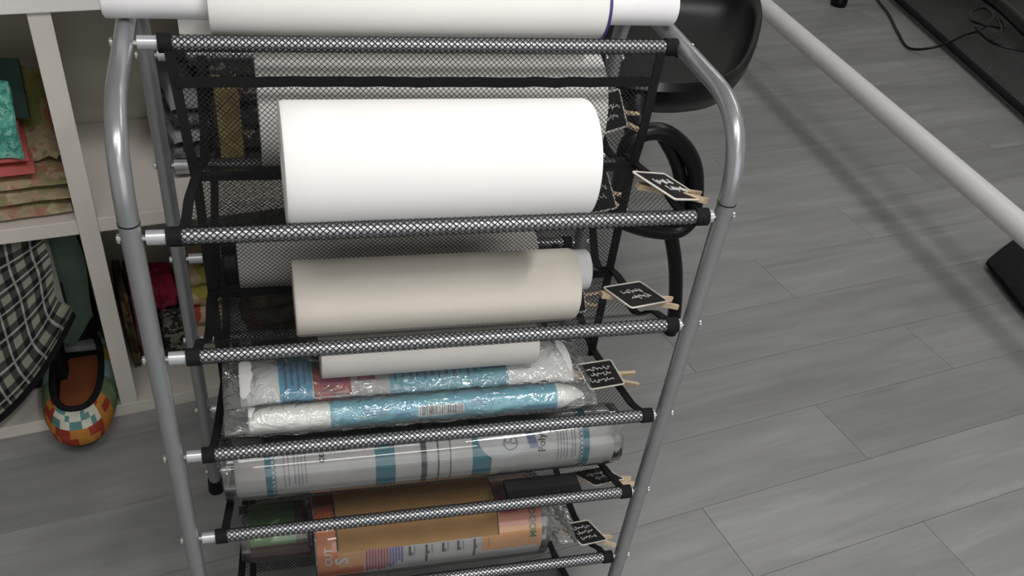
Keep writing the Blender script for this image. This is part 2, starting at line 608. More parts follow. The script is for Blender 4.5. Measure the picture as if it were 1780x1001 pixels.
bpy.context.view_layer.update()
CI = ceiling.matrix_world.inverted()
for i, (sx, sy, sl, sw, sp, sr) in enumerate(STRIPS):
    h = MB().box((0, 0, 0.012), (sl + 0.06, sw + 0.05, 0.036)).build('light_housing', M['fixture'], None, smooth=False, bevel=0.006)  # the added front fill gets a housing too
    h.parent = ceiling
    h.matrix_parent_inverse = CI
    h.location = (sx, sy, CEIL - 0.032)
    h.rotation_euler = (0, 0, sr)

# ------------------------------------------------------------------ cabinet
cab = thing('cube_shelf', 'low white laminate cube shelf stuffed with fabric behind the rack', 'shelf', ORG, ROOM)
CABD, CABH = 0.32, 0.71


def cbox(name, u0, u1, v0, v1, z0, z1, mat='cabinet', bev=0.0015):
    return MB().box(((u0 + u1) / 2, (v0 + v1) / 2, (z0 + z1) / 2), (u1 - u0, v1 - v0, z1 - z0)).build(name, M[mat], cab, smooth=False, bevel=bev)


UP = [-0.36, 0.0, 0.36]
for u in UP:
    cbox('upright', u, u + 0.028, 0.001, CABD, 0.0245, 0.685)
for a, b in ((-0.36, 0.0), (0.0, 0.36)):
    cbox('shelf_board', a + 0.028, b, 0.003, CABD - 0.01, 0.364, 0.387)
cbox('bottom_board', -0.36, 0.388, 0.0, CABD, 0.0, 0.0245)
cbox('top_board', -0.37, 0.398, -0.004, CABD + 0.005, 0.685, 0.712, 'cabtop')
cbox('back_panel', -0.36, 0.388, CABD, CABD + 0.006, 0.0, 0.685, 'cabback', 0)


def cl(u, v, z):
    """cabinet point to world"""
    return ORG + Vector((u * CU - v * SU, u * SU + v * CU, z))


# ------------------------------------------------------------------ rack frame
W2 = 0.275
SP = 0.134
rack = thing('shelf_rack', 'tall silver tube rack with black mesh shelves holding paper rolls', 'rack', (0, 0.17, FLOOR))
RB = Vector((0, 0.17, FLOOR))


def rp(p):
    return Vector(p) - RB


for s in (-1, 1):
    path = fillet([rp((s * W2, 0, FLOOR + 0.012)), rp((s * W2, 0, 0.098)), rp((s * W2, 0.349, 0.098)), rp((s * W2, 0.349, FLOOR + 0.012))], 0.085, 10)
    fr = MB().tube(path, 0.0092, 18).build('side_frame', M['tube'], rack)
    for y in (0, 0.349):
        MB().tube([rp((s * W2, y, FLOOR)), rp((s * W2, y, FLOOR + 0.025))], [0.0125, 0.011], 14).build('rubber_foot', M['black'], fr)
    MB().tube([rp((s * W2, 0, 0.0145)), rp((s * W2, 0, 0.0155))], 0.0096, 18).build('joint_ring', M['binding'], fr)


def rail(y, z, loops=True, x0=-0.239, x1=0.2545):
    rr = 0.0066
    rl = MB().tube([rp((-W2 + 0.012, y, z)), rp((W2 - 0.012, y, z))], rr, 16).build('rail', M['rail'], rack)
    for s in (-1, 1):
        MB().tube([rp((s * (W2 - 0.014), y, z)), rp((s * (W2 + 0.0105), y, z))], 0.0025, 8).build('bolt', M['screw'], rl)
        MB().tube([rp((s * (W2 + 0.0090), y, z)), rp((s * (W2 + 0.0115), y, z)), rp((s * (W2 + 0.0125), y, z))], [0.0045, 0.0042, 0.002], 10).build('screw_head', M['screw'], rl)
    n = 40
    mb = MB()
    mb.tube([rp((x0 + (x1 - x0) * i / n, y, z)) for i in range(n + 1)], rr + 0.0012, 16, caps=False)
    mb.build('mesh_sleeve', M['sleeve'], rl)
    if loops:
        for xx in (x0, x1):
            MB().tube([rp((xx - 0.0065, y, z)), rp((xx + 0.0065, y, z))], rr + 0.0022, 16).build('end_loop', M['binding'], rl)
    return rl


rail(0.172, 0.0977, True, -0.239, 0.2615)
for k in range(6):
    rail(0, -SP * k, True, -0.2405 - 0.0005 * k, 0.2515 + 0.001 * k)
    rail(0.349, 0.014 - SP * k)

# loads that hang each sling: (y, z, r) of what lies in it
T1 = (0.2235, 0.0115, 0.060)
T2 = (0.050, 0.0380, 0.0555)
T3 = (0.085, -0.1346, 0.040)
T3A = (0.190, -0.1585, 0.0275)
T4B = (0.040, -0.2620, 0.0175)
T4W = (0.088, -0.2175, 0.0248)
T5 = (0.068, -0.3614, 0.041)
T6 = (0.072, -0.5120, 0.0565)
T6G = (0.1065, -0.530, 0.039)
LOADS = {0: [T1, T2], 1: [T3, T3A], 2: [T4B], 3: [T5], 4: [T6, T6G]}
BASE = {0: [(0, 0), (0.155, -0.0265), (0.349, 0.014)],
        1: [(0, 0), (0.06, -0.018), (0.155, -0.034), (0.349, 0.014)],
        2: [(0, 0), (0.03, -0.0135), (0.06, -0.0165), (0.155, -0.028), (0.349, 0.014)]}


def sling_z(k, y):
    base = BASE.get(k, BASE[1])
    z = None
    for (ya, za), (yb, zb) in zip(base, base[1:]):
        if ya <= y <= yb:
            z = za + (zb - za) * (y - ya) / (yb - ya)
    z -= SP * k
    for (yc, zc, r) in LOADS.get(k, []):
        if abs(y - yc) < r:
            z = min(z, zc - sqrt(r * r - (y - yc) ** 2) - 0.0014)
    return z


def ribbon(pts, wdir, w, th):
    """flat tape along pts, width along wdir"""
    mb = MB()
    wd = Vector(wdir)
    n = len(pts) - 1

    def fn(a, b):
        return pts[round(a * n)] + wd * (w * (b - .5))
    mb.grid(fn, n, 1, th)
    return mb


for k in range(6):
    ys = [0.006 + (0.343 - 0.006) * i / 48 for i in range(49)]
    zs = [sling_z(k, y) for y in ys]
    for _ in range(2):
        zs = [zs[0]] + [min(zs[i], (zs[i - 1] + zs[i] * 2 + zs[i + 1]) / 4) for i in range(1, 48)] + [zs[-1]]
    acc = [0.0]
    for i in range(1, 49):
        acc.append(acc[-1] + math.hypot(ys[i] - ys[i - 1], zs[i] - zs[i - 1]))
    x0, x1 = -0.238, 0.2515
    nx = 10
    vs, fs, us = [], [], []
    for i in range(49):
        pl, pr = 0.004 * sin(pi * i / 48) + 0.021 * i / 48, 0.004 * sin(pi * i / 48) + 0.016 * i / 48
        for j in range(nx + 1):
            vs.append(rp((x0 + pl + (x1 - x0 - pl - pr) * j / nx, ys[i], zs[i])))
    for i in range(48):
        for j in range(nx):
            fs.append((i * (nx + 1) + j, i * (nx + 1) + j + 1, (i + 1) * (nx + 1) + j + 1, (i + 1) * (nx + 1) + j))
            xa, xb = (x1 - x0) * j / nx, (x1 - x0) * (j + 1) / nx
            us.append(((xa, acc[i]), (xb, acc[i]), (xb, acc[i + 1]), (xa, acc[i + 1])))
    sl = MB().add(vs, fs, us).build('mesh_shelf', M['net'], rack)
    for s, xe in ((-1, x0), (1, x1)):
        pts = [rp((xe - s * (0.004 * sin(pi * i / 48) + (0.021 if s < 0 else 0.016) * i / 48), ys[i], zs[i] + 0.0012)) for i in range(0, 49, 2)]
        ribbon(pts, (1, 0, 0), 0.009, 0.0024).build('edge_binding', M['binding'], sl)
    # seam along the front edge behind the rail
    pts = [rp((x0 + 0.004 + (x1 - x0 - 0.008) * i / 30, 0.0095 + 0.0015 * noise.noise(Vector((i * .5, k, 0))), zs[1] + 0.002)) for i in range(31)]
    ribbon(pts, (0, 0.8, -0.35), 0.006, 0.0018).build('front_seam', M['binding'], sl)

# the curtain that divides the tiers, hung from the top rail
CZ0, CZ1 = 0.094, -0.300


def cy(z):
    t = (0.094 - z) / 0.394
    return 0.166 - 0.014 * min(1, t * 4.5)


def curtain_fn(a, b):
    z = CZ0 + (CZ1 - CZ0) * b
    w = 0.0035 * sin(b * 9 + a * 5) * sin(pi * a)
    pin = 0.010 * min(1, b * 3)
    return rp((-0.236 + pin + (0.486 - 2.2 * pin) * a, cy(z) + w * 0.4, z))


cur = MB().grid(curtain_fn, 24, 30, 0, (0.486, 0.394)).build('mesh_curtain', M['net'], rack)
for a in (0.0, 1.0):
    pts = [Vector(curtain_fn(a, i / 24)) - Vector((0, 0.0012, 0)) for i in range(25)]
    ribbon(pts, (1, 0, 0), 0.0095, 0.0024).build('edge_binding', M['binding'], cur)
for zz in (0.066, -0.0265, -0.1695):
    b = (CZ0 - zz) / (CZ0 - CZ1)
    pts = []
    for i in range(41):
        p = Vector(curtain_fn(i / 40, b)) - Vector((0, 0.0026, 0))
        p.z += 0.0012 * noise.noise(Vector((i * .6, zz * 90, 1)))
        pts.append(p)
    ribbon(pts, (0, 0.1, 1), 0.0095, 0.0022).build('seam', M['binding'], cur)


# ------------------------------------------------------------------ rolls
def cylpt(y, z, r, x, th):
    th = radians(th)
    return Vector((x, y - r * cos(th), z + r * sin(th)))


def roll_mesh(x0, x1, r, seg=56, edge=0.002, hollow=None, wob=0.0, n=12, seed=0):
    """cylinder along x about the origin with softened rims and, if hollow, an open bore"""
    mb = MB()
    prof = []
    if hollow:
        prof += [(x0 + 0.02, hollow), (x0, hollow)]
    else:
        prof += [(x0, 0.0001)]
    prof += [(x0, r - edge), (x0 + edge * .3, r - edge * .3), (x0 + edge, r)]
    prof += [(x0 + edge + (x1 - x0 - 2 * edge) * i / n, r) for i in range(1, n)]
    prof += [(x1 - edge, r), (x1 - edge * .3, r - edge * .3), (x1, r - edge)]
    if hollow:
        prof += [(x1, hollow), (x1 - 0.02, hollow)]
    else:
        prof += [(x1, 0.0001)]
    vs, fs = [], []
    for (x, q) in prof:
        for k in range(seg):
            a = 2 * pi * k / seg
            w = 1 + (wob * noise.noise(Vector((x * 9 + seed, cos(a), sin(a)))) if q > r * .8 else 0)
            vs.append((x, cos(a) * q * w, sin(a) * q * w))
    for i in range(len(prof) - 1):
        for k in range(seg):
            l = (k + 1) % seg
            fs.append((i * seg + k, i * seg + l, (i + 1) * seg + l, (i + 1) * seg + k))
    return mb.add(vs, fs)


def patch(mb, r, x0, x1, t0, t1, d=0.0003, th0slope=0.0, mi=0):
    """curved printed patch on a roll about the origin, angles in degrees from the camera side upward"""
    n = max(2, int(abs(t1 - t0) / 6))
    m = max(1, int(abs(x1 - x0) / 0.03))

    def fn(a, b):
        return cylpt(0, 0, r + d, x0 + (x1 - x0) * a, t0 + (t1 - t0) * b)
    return mb.grid(fn, m, n)


def disc_patch(mb, r, xc, tc, rad, d=0.0004, inner=0.0, squash=1.0):
    n, k = 28, 4
    vs, fs = [], []
    for i in range(k + 1):
        q = inner + (rad - inner) * i / k
        for j in range(n):
            a = 2 * pi * j / n
            vs.append(cylpt(0, 0, r + d, xc + q * cos(a), tc + math.degrees(q * squash * sin(a) / r)))
    for i in range(k):
        for j in range(n):
            l = (j + 1) % n
            fs.append((i * n + j, (i + 1) * n + j, (i + 1) * n + l, i * n + l))
    return mb.add(vs, fs)


def text_data(s, size):
    cu = bpy.data.curves.new('lettering', 'FONT')
    cu.body = s
    cu.size = size
    cu.resolution_u = 2
    cu.offset = size * 0.022
    o = bpy.data.objects.new('lettering', cu)
    COL.objects.link(o)
    bpy.context.view_layer.update()
    me = bpy.data.meshes.new_from_object(o.evaluated_get(bpy.context.evaluated_depsgraph_get()))
    vs = [v.co.copy() for v in me.vertices]
    fs = [tuple(p.vertices) for p in me.polygons]
    bpy.data.objects.remove(o)
    bpy.data.curves.remove(cu)
    bpy.data.meshes.remove(me)
    return vs, fs


def wrap_text(mb, s, size, r, x0, t0, d=0.0006, along='up'):
    """lettering on a roll; 'up' reads upward round the roll, 'x' reads along it, 'down' reads downward"""
    vs, fs = text_data(s, size)
    out = []
    for v in vs:
        if along == 'up':
            x, a = x0 - v.y, t0 + math.degrees(v.x / r)
        elif along == 'down':
            x, a = x0 + v.y, t0 - math.degrees(v.x / r)
        else:
            x, a = x0 + v.x, t0 + math.degrees(v.y / r)
        out.append(cylpt(0, 0, r + d, x, a))
    return mb.add(out, fs)


def roll_thing(name, label, T, group=None):
    return thing(name, label, 'roll', (0, T[0], T[1]), 0, group)


# big roll across the top of the rack
T0 = (0.208, 0.1265, 0.0330)
t = roll_thing('paper_roll', 'long white paper roll lying across the very top of the rack', T0)
roll_mesh(-0.1985, 0.1925, T0[2], wob=0.004).build('wrap', M['paper'], t)
roll_mesh(-0.292, 0.272, 0.0193, hollow=0.014, edge=0.003).build('core_tube', M['core'], t)
mb = MB()
patch(mb, T0[2], 0.189, 0.1922, -100, 260, 0.0004)
mb.build('end_tape', M['purple'], t)
mb = MB()
mb.grid(lambda a, b: (-0.2275 + 0.03 * a, -0.004 + 0.006 * b * b, -0.019 - 0.030 * b), 2, 6, 0.0008)
mb.build('loose_flap', M['paper'], t)

t = roll_thing('paper_roll', 'white roll seen only through the black mesh below the top rail', T1)
roll_mesh(-0.1607, 0.2045, T1[2], wob=0.004, hollow=0.02).build('wrap', M['paper'], t)

t = roll_thing('paper_roll', 'fat bright white roll, the largest, on the second rail', T2)
roll_mesh(-0.1450, 0.1400, T2[2], wob=0.003, hollow=0.02, edge=0.004).build('wrap', M['bright'], t)

t = roll_thing('paper_roll', 'white roll with black end cap behind the cream roll, seen through mesh', T3A)
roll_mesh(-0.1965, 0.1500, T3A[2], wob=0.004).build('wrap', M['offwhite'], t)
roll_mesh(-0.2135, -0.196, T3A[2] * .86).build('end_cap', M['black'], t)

t = roll_thing('paper_roll', 'cream coloured roll with white core sticking out at right', T3)
roll_mesh(-0.1407, 0.1640, T3[2], wob=0.004, hollow=0.0385, edge=0.003).build('wrap', M['cream'], t)
mb = roll_mesh(-0.10, 0.1845, 0.0225, hollow=0.018, edge=0.002)
mb.v = [(x, y + 0.012, z + 0.0105) for x, y, z in mb.v]
mb.build('core_tube', M['core'], t)

t = roll_thing('paper_roll', 'slim plain white roll lying on the plastic bag with blue label', T4W)
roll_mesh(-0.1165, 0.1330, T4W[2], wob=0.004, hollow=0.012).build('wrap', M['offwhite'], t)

# -------- flat bagged pack with blue label (fourth tier, behind)
pack = thing('bagged_pack', 'clear plastic bag with flat white roll, sky blue label and photo print', 'pack', (0, 0.099, -0.2635))
RY, RZ = 0.040, 0.0203


def ell(x, th, d=0.0, ry=RY, rz=RZ):
    th = radians(th)
    return Vector((x, -(ry + d) * cos(th), (rz + d) * sin(th)))


def ell_body(mb, x0, x1, ry, rz, seg=40, n=10):
    vs, fs = [], []
    prof = [(x0, .05), (x0, .9), (x0 + .004, 1)] + [(x0 + .004 + (x1 - x0 - .008) * i / n, 1) for i in range(1, n)] + [(x1 - .004, 1), (x1, .9), (x1, .05)]
    for x, q in prof:
        for k in range(seg):
            a = 2 * pi * k / seg
            vs.append((x, -ry * q * cos(a), rz * q * sin(a)))
    for i in range(len(prof) - 1):
        for k in range(seg):
            l = (k + 1) % seg
            fs.append((i * seg + k, i * seg + l, (i + 1) * seg + l, (i + 1) * seg + k))
    return mb.add(vs, fs)


def epatch(mb, x0, x1, t0, t1, d=0.0006):
    n = max(2, int(abs(t1 - t0) / 6))
    return mb.grid(lambda a, b: ell(x0 + (x1 - x0) * a, t0 + (t1 - t0) * b, d), max(1, int((x1 - x0) / .03)), n)


ell_body(MB(), -0.206, 0.182, RY, RZ).build('fleece', M['bright'], pack)
epatch(MB(), -0.163, 0.100, 5, 165).build('label', M['aqua'], pack)
epatch(MB(), -0.163, -0.128, 5, 165, 0.0009).build('label_panel', M['sky'], pack)
epatch(MB(), -0.127, -0.040, 22, 128, 0.0009).build('picture_border', M['white'], pack)
epatch(MB(), -0.1255, -0.084, 26, 120, 0.0012).build('picture', M['rust'], pack)
epatch(MB(), -0.118, -0.088, 50, 95, 0.0015).build('picture_flower', M['magenta'], pack)
epatch(MB(), -0.1255, -0.110, 85, 120, 0.0015).build('picture_leaf', M['leaf'], pack)
epatch(MB(), -0.076, -0.056, 55, 100, 0.0012).build('picture_bloom', M['magenta'], pack)
mb = MB()
for i in range(12):
    xx = -0.034 + i * 0.0085
    epatch(mb, xx, xx + 0.0022 + 0.0012 * (i % 3), 48 + 7 * (i % 2), 92 - 5 * (i % 4), 0.0012)
for i in range(4):
    epatch(mb, -0.157 + i * 0.007, -0.1545 + i * 0.007, 45 + 10 * (i % 2), 105, 0.0015)
mb.build('small_print', M['slateblue'], pack)
epatch(MB(), 0.068, 0.0985, 60, 96, 0.0012).build('emblem', M['navy'], pack)
mb = MB()
for i, (a, b) in enumerate(((0.0715, 0.0735), (0.076, 0.0775), (0.080, 0.0815), (0.084, 0.0855))):
    epatch(mb, a, b, 70, 88 - 3 * (i % 2), 0.0015)
epatch(mb, 0.0715, 0.0855, 68, 71, 0.0015)
mb.build('emblem_print', M['white'], pack)


def bag_film(x0, x1, ry, rz, seed, flare=1.5):
    mb = MB()
    seg, n = 44, 60

    def fn(a, b):
        x = x0 + (x1 - x0) * a
        e = min(a, 1 - a) / 0.10
        k = 1.0 if e > 1 else e
        th = 2 * pi * b
        fz = rz * (0.22 + 0.78 * k)
        fy = ry * (1 + (1 - k) * 0.12)
        p = Vector((x, -fy * cos(th), fz * sin(th)))
        q = noise.noise(Vector((x * 38 + seed, cos(th) * 1.6, sin(th) * 1.6))) * 0.0028 + noise.noise(Vector((x * 90 + seed, cos(th) * 4, sin(th) * 4))) * 0.0016
        nrm = Vector((0, -cos(th), sin(th)))
        return p + nrm * (0.0010 + abs(q)) + Vector((q * .4, 0, 0))
    mb.grid(fn, n, seg)
    return mb


bag_film(-0.225, 0.203, RY + 0.0030, RZ + 0.0024, 3).build('plastic_film', M['bagfilm'], pack)

# -------- slim bagged roll in front of it
pk = thing('bagged_roll', 'thin aqua wrapped roll with barcode in clear plastic, on the fourth rail', 'roll', (0, T4B[0], T4B[1]))
R4 = T4B[2] - 0.0022
mb = roll_mesh(-0.199, 0.160, R4, edge=0.003)
mb.build('fleece', M['paper'], pk)
mb = MB().tube([(0.158, 0, 0), (0.168, 0.0005, 0.001), (0.178, 0.001, 0), (0.187, 0.001, -0.003)], [R4 * .96, R4 * .75, R4 * .45, R4 * .12], 20)
mb.build('twisted_end', M['paper'], pk)
mb = MB()
patch(mb, R4, -0.111, 0.150, -60, 200, 0.0004)
mb.build('wrapper', M['aqua'], pk)
mb = MB()
patch(mb, R4, -0.040, -0.014, 0, 70, 0.0007)
patch(mb, R4, 0.100, 0.149, -40, 4, 0.0007)
mb.build('wrapper_panel', M['sky'], pk)
mb = MB()
patch(mb, R4, -0.0140, 0.0385, 0, 46, 0.0008)
mb.build('barcode_ground', M['white'], pk)
mb = MB()
x = -0.012
random.seed(3)
while x < 0.036:
    w = random.choice((0.0007, 0.0010, 0.0016))
    patch(mb, R4, x, x + w, 8, 42, 0.0011)
    x += w + random.choice((0.0008, 0.0012, 0.0017))
mb.build('barcode', M['ink'], pk)
mb = MB()
for i in range(3):
    patch(mb, R4, 0.045, 0.066 - 0.006 * (i % 2), 30 + i * 9, 34 + i * 9, 0.0008)
    patch(mb, R4, -0.075, -0.048, 24 + i * 11, 27 + i * 11, 0.0008)
mb.build('small_print', M['slateblue'], pk)
bag_film(-0.224, 0.198, R4 + 0.0018, R4 + 0.0012, 11).build('plastic_film', M['bagfilm'], pk)

# -------- printed white roll (fifth tier)
t = roll_thing('printed_roll', 'white printed roll with teal and black bands in a clear sleeve', T5)
t.location.x = -0.0040
t.scale = (0.976, 0.976, 0.976)
R5 = T5[2] - 0.0014
roll_mesh(-0.223, 0.252, R5, edge=0.004, hollow=0.03).build('wrap', M['white'], t)
mb = MB()
patch(mb, R5, -0.0575, -0.0335, -110, 200)
patch(mb, R5, 0.0630, 0.0870, -110, 200)
mb.build('teal_band', M['teal'], t)
mb = MB()
for xa, xb in ((-0.0015, 0.0055), (0.0190, 0.0208), (0.0345, 0.0357)):
    patch(mb, R5, xa, xb, -110, 200)
mb.build('black_band', M['ink'], t)
mb = MB()
for xe, s in ((-0.1875, 1), (0.2090, 1)):
    patch(mb, R5, xe, xe + 0.0075 if s > 0 else xe, -60, 160)
mb.build('teal_edge', M['teal'], t)
mb = MB()
for xe, s in ((-0.1785, 1), (0.2060, -1)):
    for a in range(-50, 150, 9):
        disc_patch(mb, R5, xe, a, 0.0034, 0.0004, 0.0022)
mb.build('scallop_trim', M['teal'], t)
mb = MB()
for i, xx in enumerate((-0.166, -0.161, -0.154, -0.1495, -0.1455, -0.141)):
    patch(mb, R5, xx, xx + 0.0011, -2 + 3 * (i % 3), 90)
for i, xx in enumerate((0.1735, 0.1775, 0.1815, 0.1855, 0.1925, 0.1965)):
    patch(mb, R5, xx, xx + 0.0012, -2 + 4 * (i % 3), 80)
mb.build('small_print', M['greyink'], t)
mb = MB()
disc_patch(mb, R5, 0.1030, 62, 0.0330, 0.0006)
mb.build('pale_circle', M['palegrey'], t)
mb = MB()
disc_patch(mb, R5, 0.1120, 44, 0.0095, 0.0010, 0.0078)
disc_patch(mb, R5, 0.1090, 50, 0.0045, 0.0012, 0.0032)
disc_patch(mb, R5, 0.1155, 48, 0.0045, 0.0012, 0.0032)
disc_patch(mb, R5, -0.0930, 70, 0.0085, 0.0010, 0.0055)
mb.build('printed_emblem', M['greyink'], t)
mb = MB()
mb.grid(lambda a, b: cylpt(0, 0, R5 + 0.0010, 0.1335 + 0.011 * a - 0.002 * b + 0.004 * (1 - b), 31 + 30 * b), 2, 6)
mb.build('blue_label', M['slateblue'], t)
mb = MB()
wrap_text(mb, 'Poly F', 0.0135, R5, 0.1570, 22)
wrap_text(mb, 'ce', 0.0135, R5, -0.1180, 40)
mb.build('lettering', M['ink'], t)
roll_mesh(-0.236, 0.262, T5[2], edge=0.001, hollow=0.036).build('clear_sleeve', M['film'], t)

# dark folded piece lying on the same mesh, right of centre
t = thing('folded_cloth', 'black folded sheet on the mesh under the right half of printed roll', 'cloth', (0.153, 0.029, -0.421))
mb = MB()
for i in range(2):
    mb.box((0.002 * i, 0.001 * i, 0.0026 + 0.0052 * i), (0.104 - .006 * i, 0.040, 0.0048))
mb.build('fold', M['darkwrap'], t, bevel=0.0016)

# -------- orange printed roll with kraft window (sixth tier)
t = roll_thing('printed_roll', 'orange printed roll with broad brown kraft panel, lowest tier in view', T6)
R6 = T6[2] - 0.0014
roll_mesh(-0.1345, 0.1625, R6, edge=0.003, hollow=0.035).build('wrap', M['white'], t)
mb = MB()
patch(mb, R6, -0.1340, -0.1080, -60, 130)
patch(mb, R6, -0.1080, -0.0760, -60, 2)
mb.build('orange_panel', M['orange'], t)
mb = MB()
patch(mb, R6, -0.1080, -0.0745, 2, 30)
patch(mb, R6, 0.0800, 0.1615, 2, 36)
mb.build('tan_panel', M['tan'], t)
mb = MB()
patch(mb, R6, 0.1025, 0.1615, 36, 130)
mb.build('pink_panel', M['pinkorange'], t)
mb = MB()
patch(mb, R6, 0.1045, 0.1300, 55, 95, 0.0006)
mb.build('rose_panel', M['magenta'], t)
mb = MB()
patch(mb, R6, -0.1075, 0.1010, 27, 125, 0.0019)
mb.build('kraft_panel', M['kraft'], t)
mb = MB()
patch(mb, R6, -0.1092, -0.1072, 30, 125, 0.0021)
patch(mb, R6, 0.1008, 0.1022, 27, 125, 0.0021)
mb.build('panel_border', M['ink'], t)
mb = MB()
mb2 = MB()
for i in range(13):
    xx = -0.0735 + i * 0.0038
    patch(mb2 if i > 7 else mb, R6, xx, xx + 0.0024, -14 + 2 * (i % 4) + max(0, i - 6) * 2.2, 27, 0.0006)
mb.build('red_stripes', M['red'], t)
mb2.build('violet_stripes', M['violet'], t)
mb = MB()
for i, xx in enumerate((-0.018, -0.0105, 0.004, 0.0125, 0.026, 0.0335, 0.046, 0.0540, 0.068, 0.0885)):
    patch(mb, R6, xx, xx + (0.0006 if i % 2 else 0.0028), -6 if i in (2, 8) else 9, 24, 0.0006)
    if not i % 2:
        patch(mb, R6, xx + 0.0034, xx + 0.0050, 9, 14, 0.0006)
mb.build('small_print', M['ink'], t)
mb = MB()
wrap_text(mb, 'S', 0.024, R6, -0.0960, 8)
wrap_text(mb, 'CUT', 0.0130, R6, -0.1160, 8)
mb.build('white_lettering', M['palegrey'], t)
mb = MB()
wrap_text(mb, 'MODGE', 0.0135, R6, 0.1535, 16)
mb.build('green_lettering', M['leaf'], t)
roll_mesh(-0.2100 + 0.074, 0.172, T6[2], edge=0.001, hollow=0.05).build('clear_sleeve', M['film'], t)
mb = MB()
mb.grid(lambda a, b: (0.171 + 0.050 * a, -0.047 + 0.085 * b, -0.006 + 0.035 * b - 0.028 * a * (0.5 + b) + 0.003 * sin(9 * a + 7 * b)), 8, 10, 0.0006)
mb.build('sleeve_tail', M['bagfilm'], t)

t = roll_thing('printed_roll', 'green printed roll in clear plastic, left of the orange roll', T6G)
RG = T6G[2] - 0.0012
roll_mesh(-0.217, -0.1390, RG, edge=0.002, hollow=0.02).build('wrap', M['leaf'], t)
mb = MB()
patch(mb, RG, -0.2165, -0.158, 22, 130)
mb.build('green_panel', M['green'], t)
mb = MB()
patch(mb, RG, -0.158, -0.1392, 25, 130)
mb.build('maroon_panel', M['maroon'], t)
mb = MB()
patch(mb, RG, -0.2165, -0.1392, -60, 22, 0.0005)
mb.build('dark_panel', M['maroon'], t)
mb = MB()
wrap_text(mb, 'RL', 0.0125, RG, -0.2010, 34)
wrap_text(mb, 'CA', 0.0185, RG, -0.1770, 34)
mb.build('lettering', M['palegreen'], t)
roll_mesh(-0.228, -0.1375, T6G[2], edge=0.001, hollow=0.034).build('clear_sleeve', M['film'], t)

# ------------------------------------------------------------------ chalkboard clip tags
R0 = [((0.896, 0.394, -0.202), (-0.409, 0.912, -0.034))]
TAGS = [
    ('small chalkboard clip behind the mesh beside the top rail', (0.2206, 0.2, 0.0144), (0.783, 0.607, -0.138), (-0.245, 0.504, 0.828), 1.22, 0),
    ('small chalkboard clip lying flat beside the fat white roll', (0.2253, 0.030, 0.0174), (0.761, 0.544, -0.354), (-0.546, 0.831, 0.103), 1.554, 1),
    ('small chalkboard clip behind mesh, half hidden by end of fat white roll', (0.2234, 0.2, -0.086), (0.796, 0.557, -0.235), (-0.223, 0.632, 0.743), 1.39, 0),
    ('small chalkboard clip with spread pegs right of the cream roll', (0.2332, 0.060, -0.1354), (0.896, 0.394, -0.202), (-0.409, 0.912, -0.034), 1.363, 1),
    ('small chalkboard clip behind the white core end of the cream roll', (0.2176, 0.2, -0.2426), (0.83, 0.486, -0.273), (-0.087, 0.597, 0.797), 1.118, 0),
    ('small chalkboard clip with scribbled slate at right end of the bagged rolls', (0.2178, 0.07, -0.2608), (0.964, 0.235, -0.124), (-0.205, 0.954, 0.218), 1.135, 2),
    ('small chalkboard clip below the right end of the printed white roll', (0.2431, 0.060, -0.4349), (0.886, 0.362, -0.291), (-0.438, 0.857, -0.271), 1.295, 1),
    ('small chalkboard clip right of the orange roll, lowest of all', (0.2445, 0.060, -0.5536), (0.845, 0.366, -0.39), (-0.400, 0.917, -0.006), 1.292, 2),
]


def squiggle(x0, x1, y, h, seed, n=26):
    rnd = random.Random(seed)
    pts = []
    ph = rnd.random() * 6
    for i in range(n):
        a = i / (n - 1)
        pts.append(Vector((x0 + (x1 - x0) * a + 0.0016 * sin(a * 41 + ph), y + h * sin(a * 31 + ph) * (0.55 + 0.45 * sin(a * 13 + seed)), 0.0012)))
    return pts


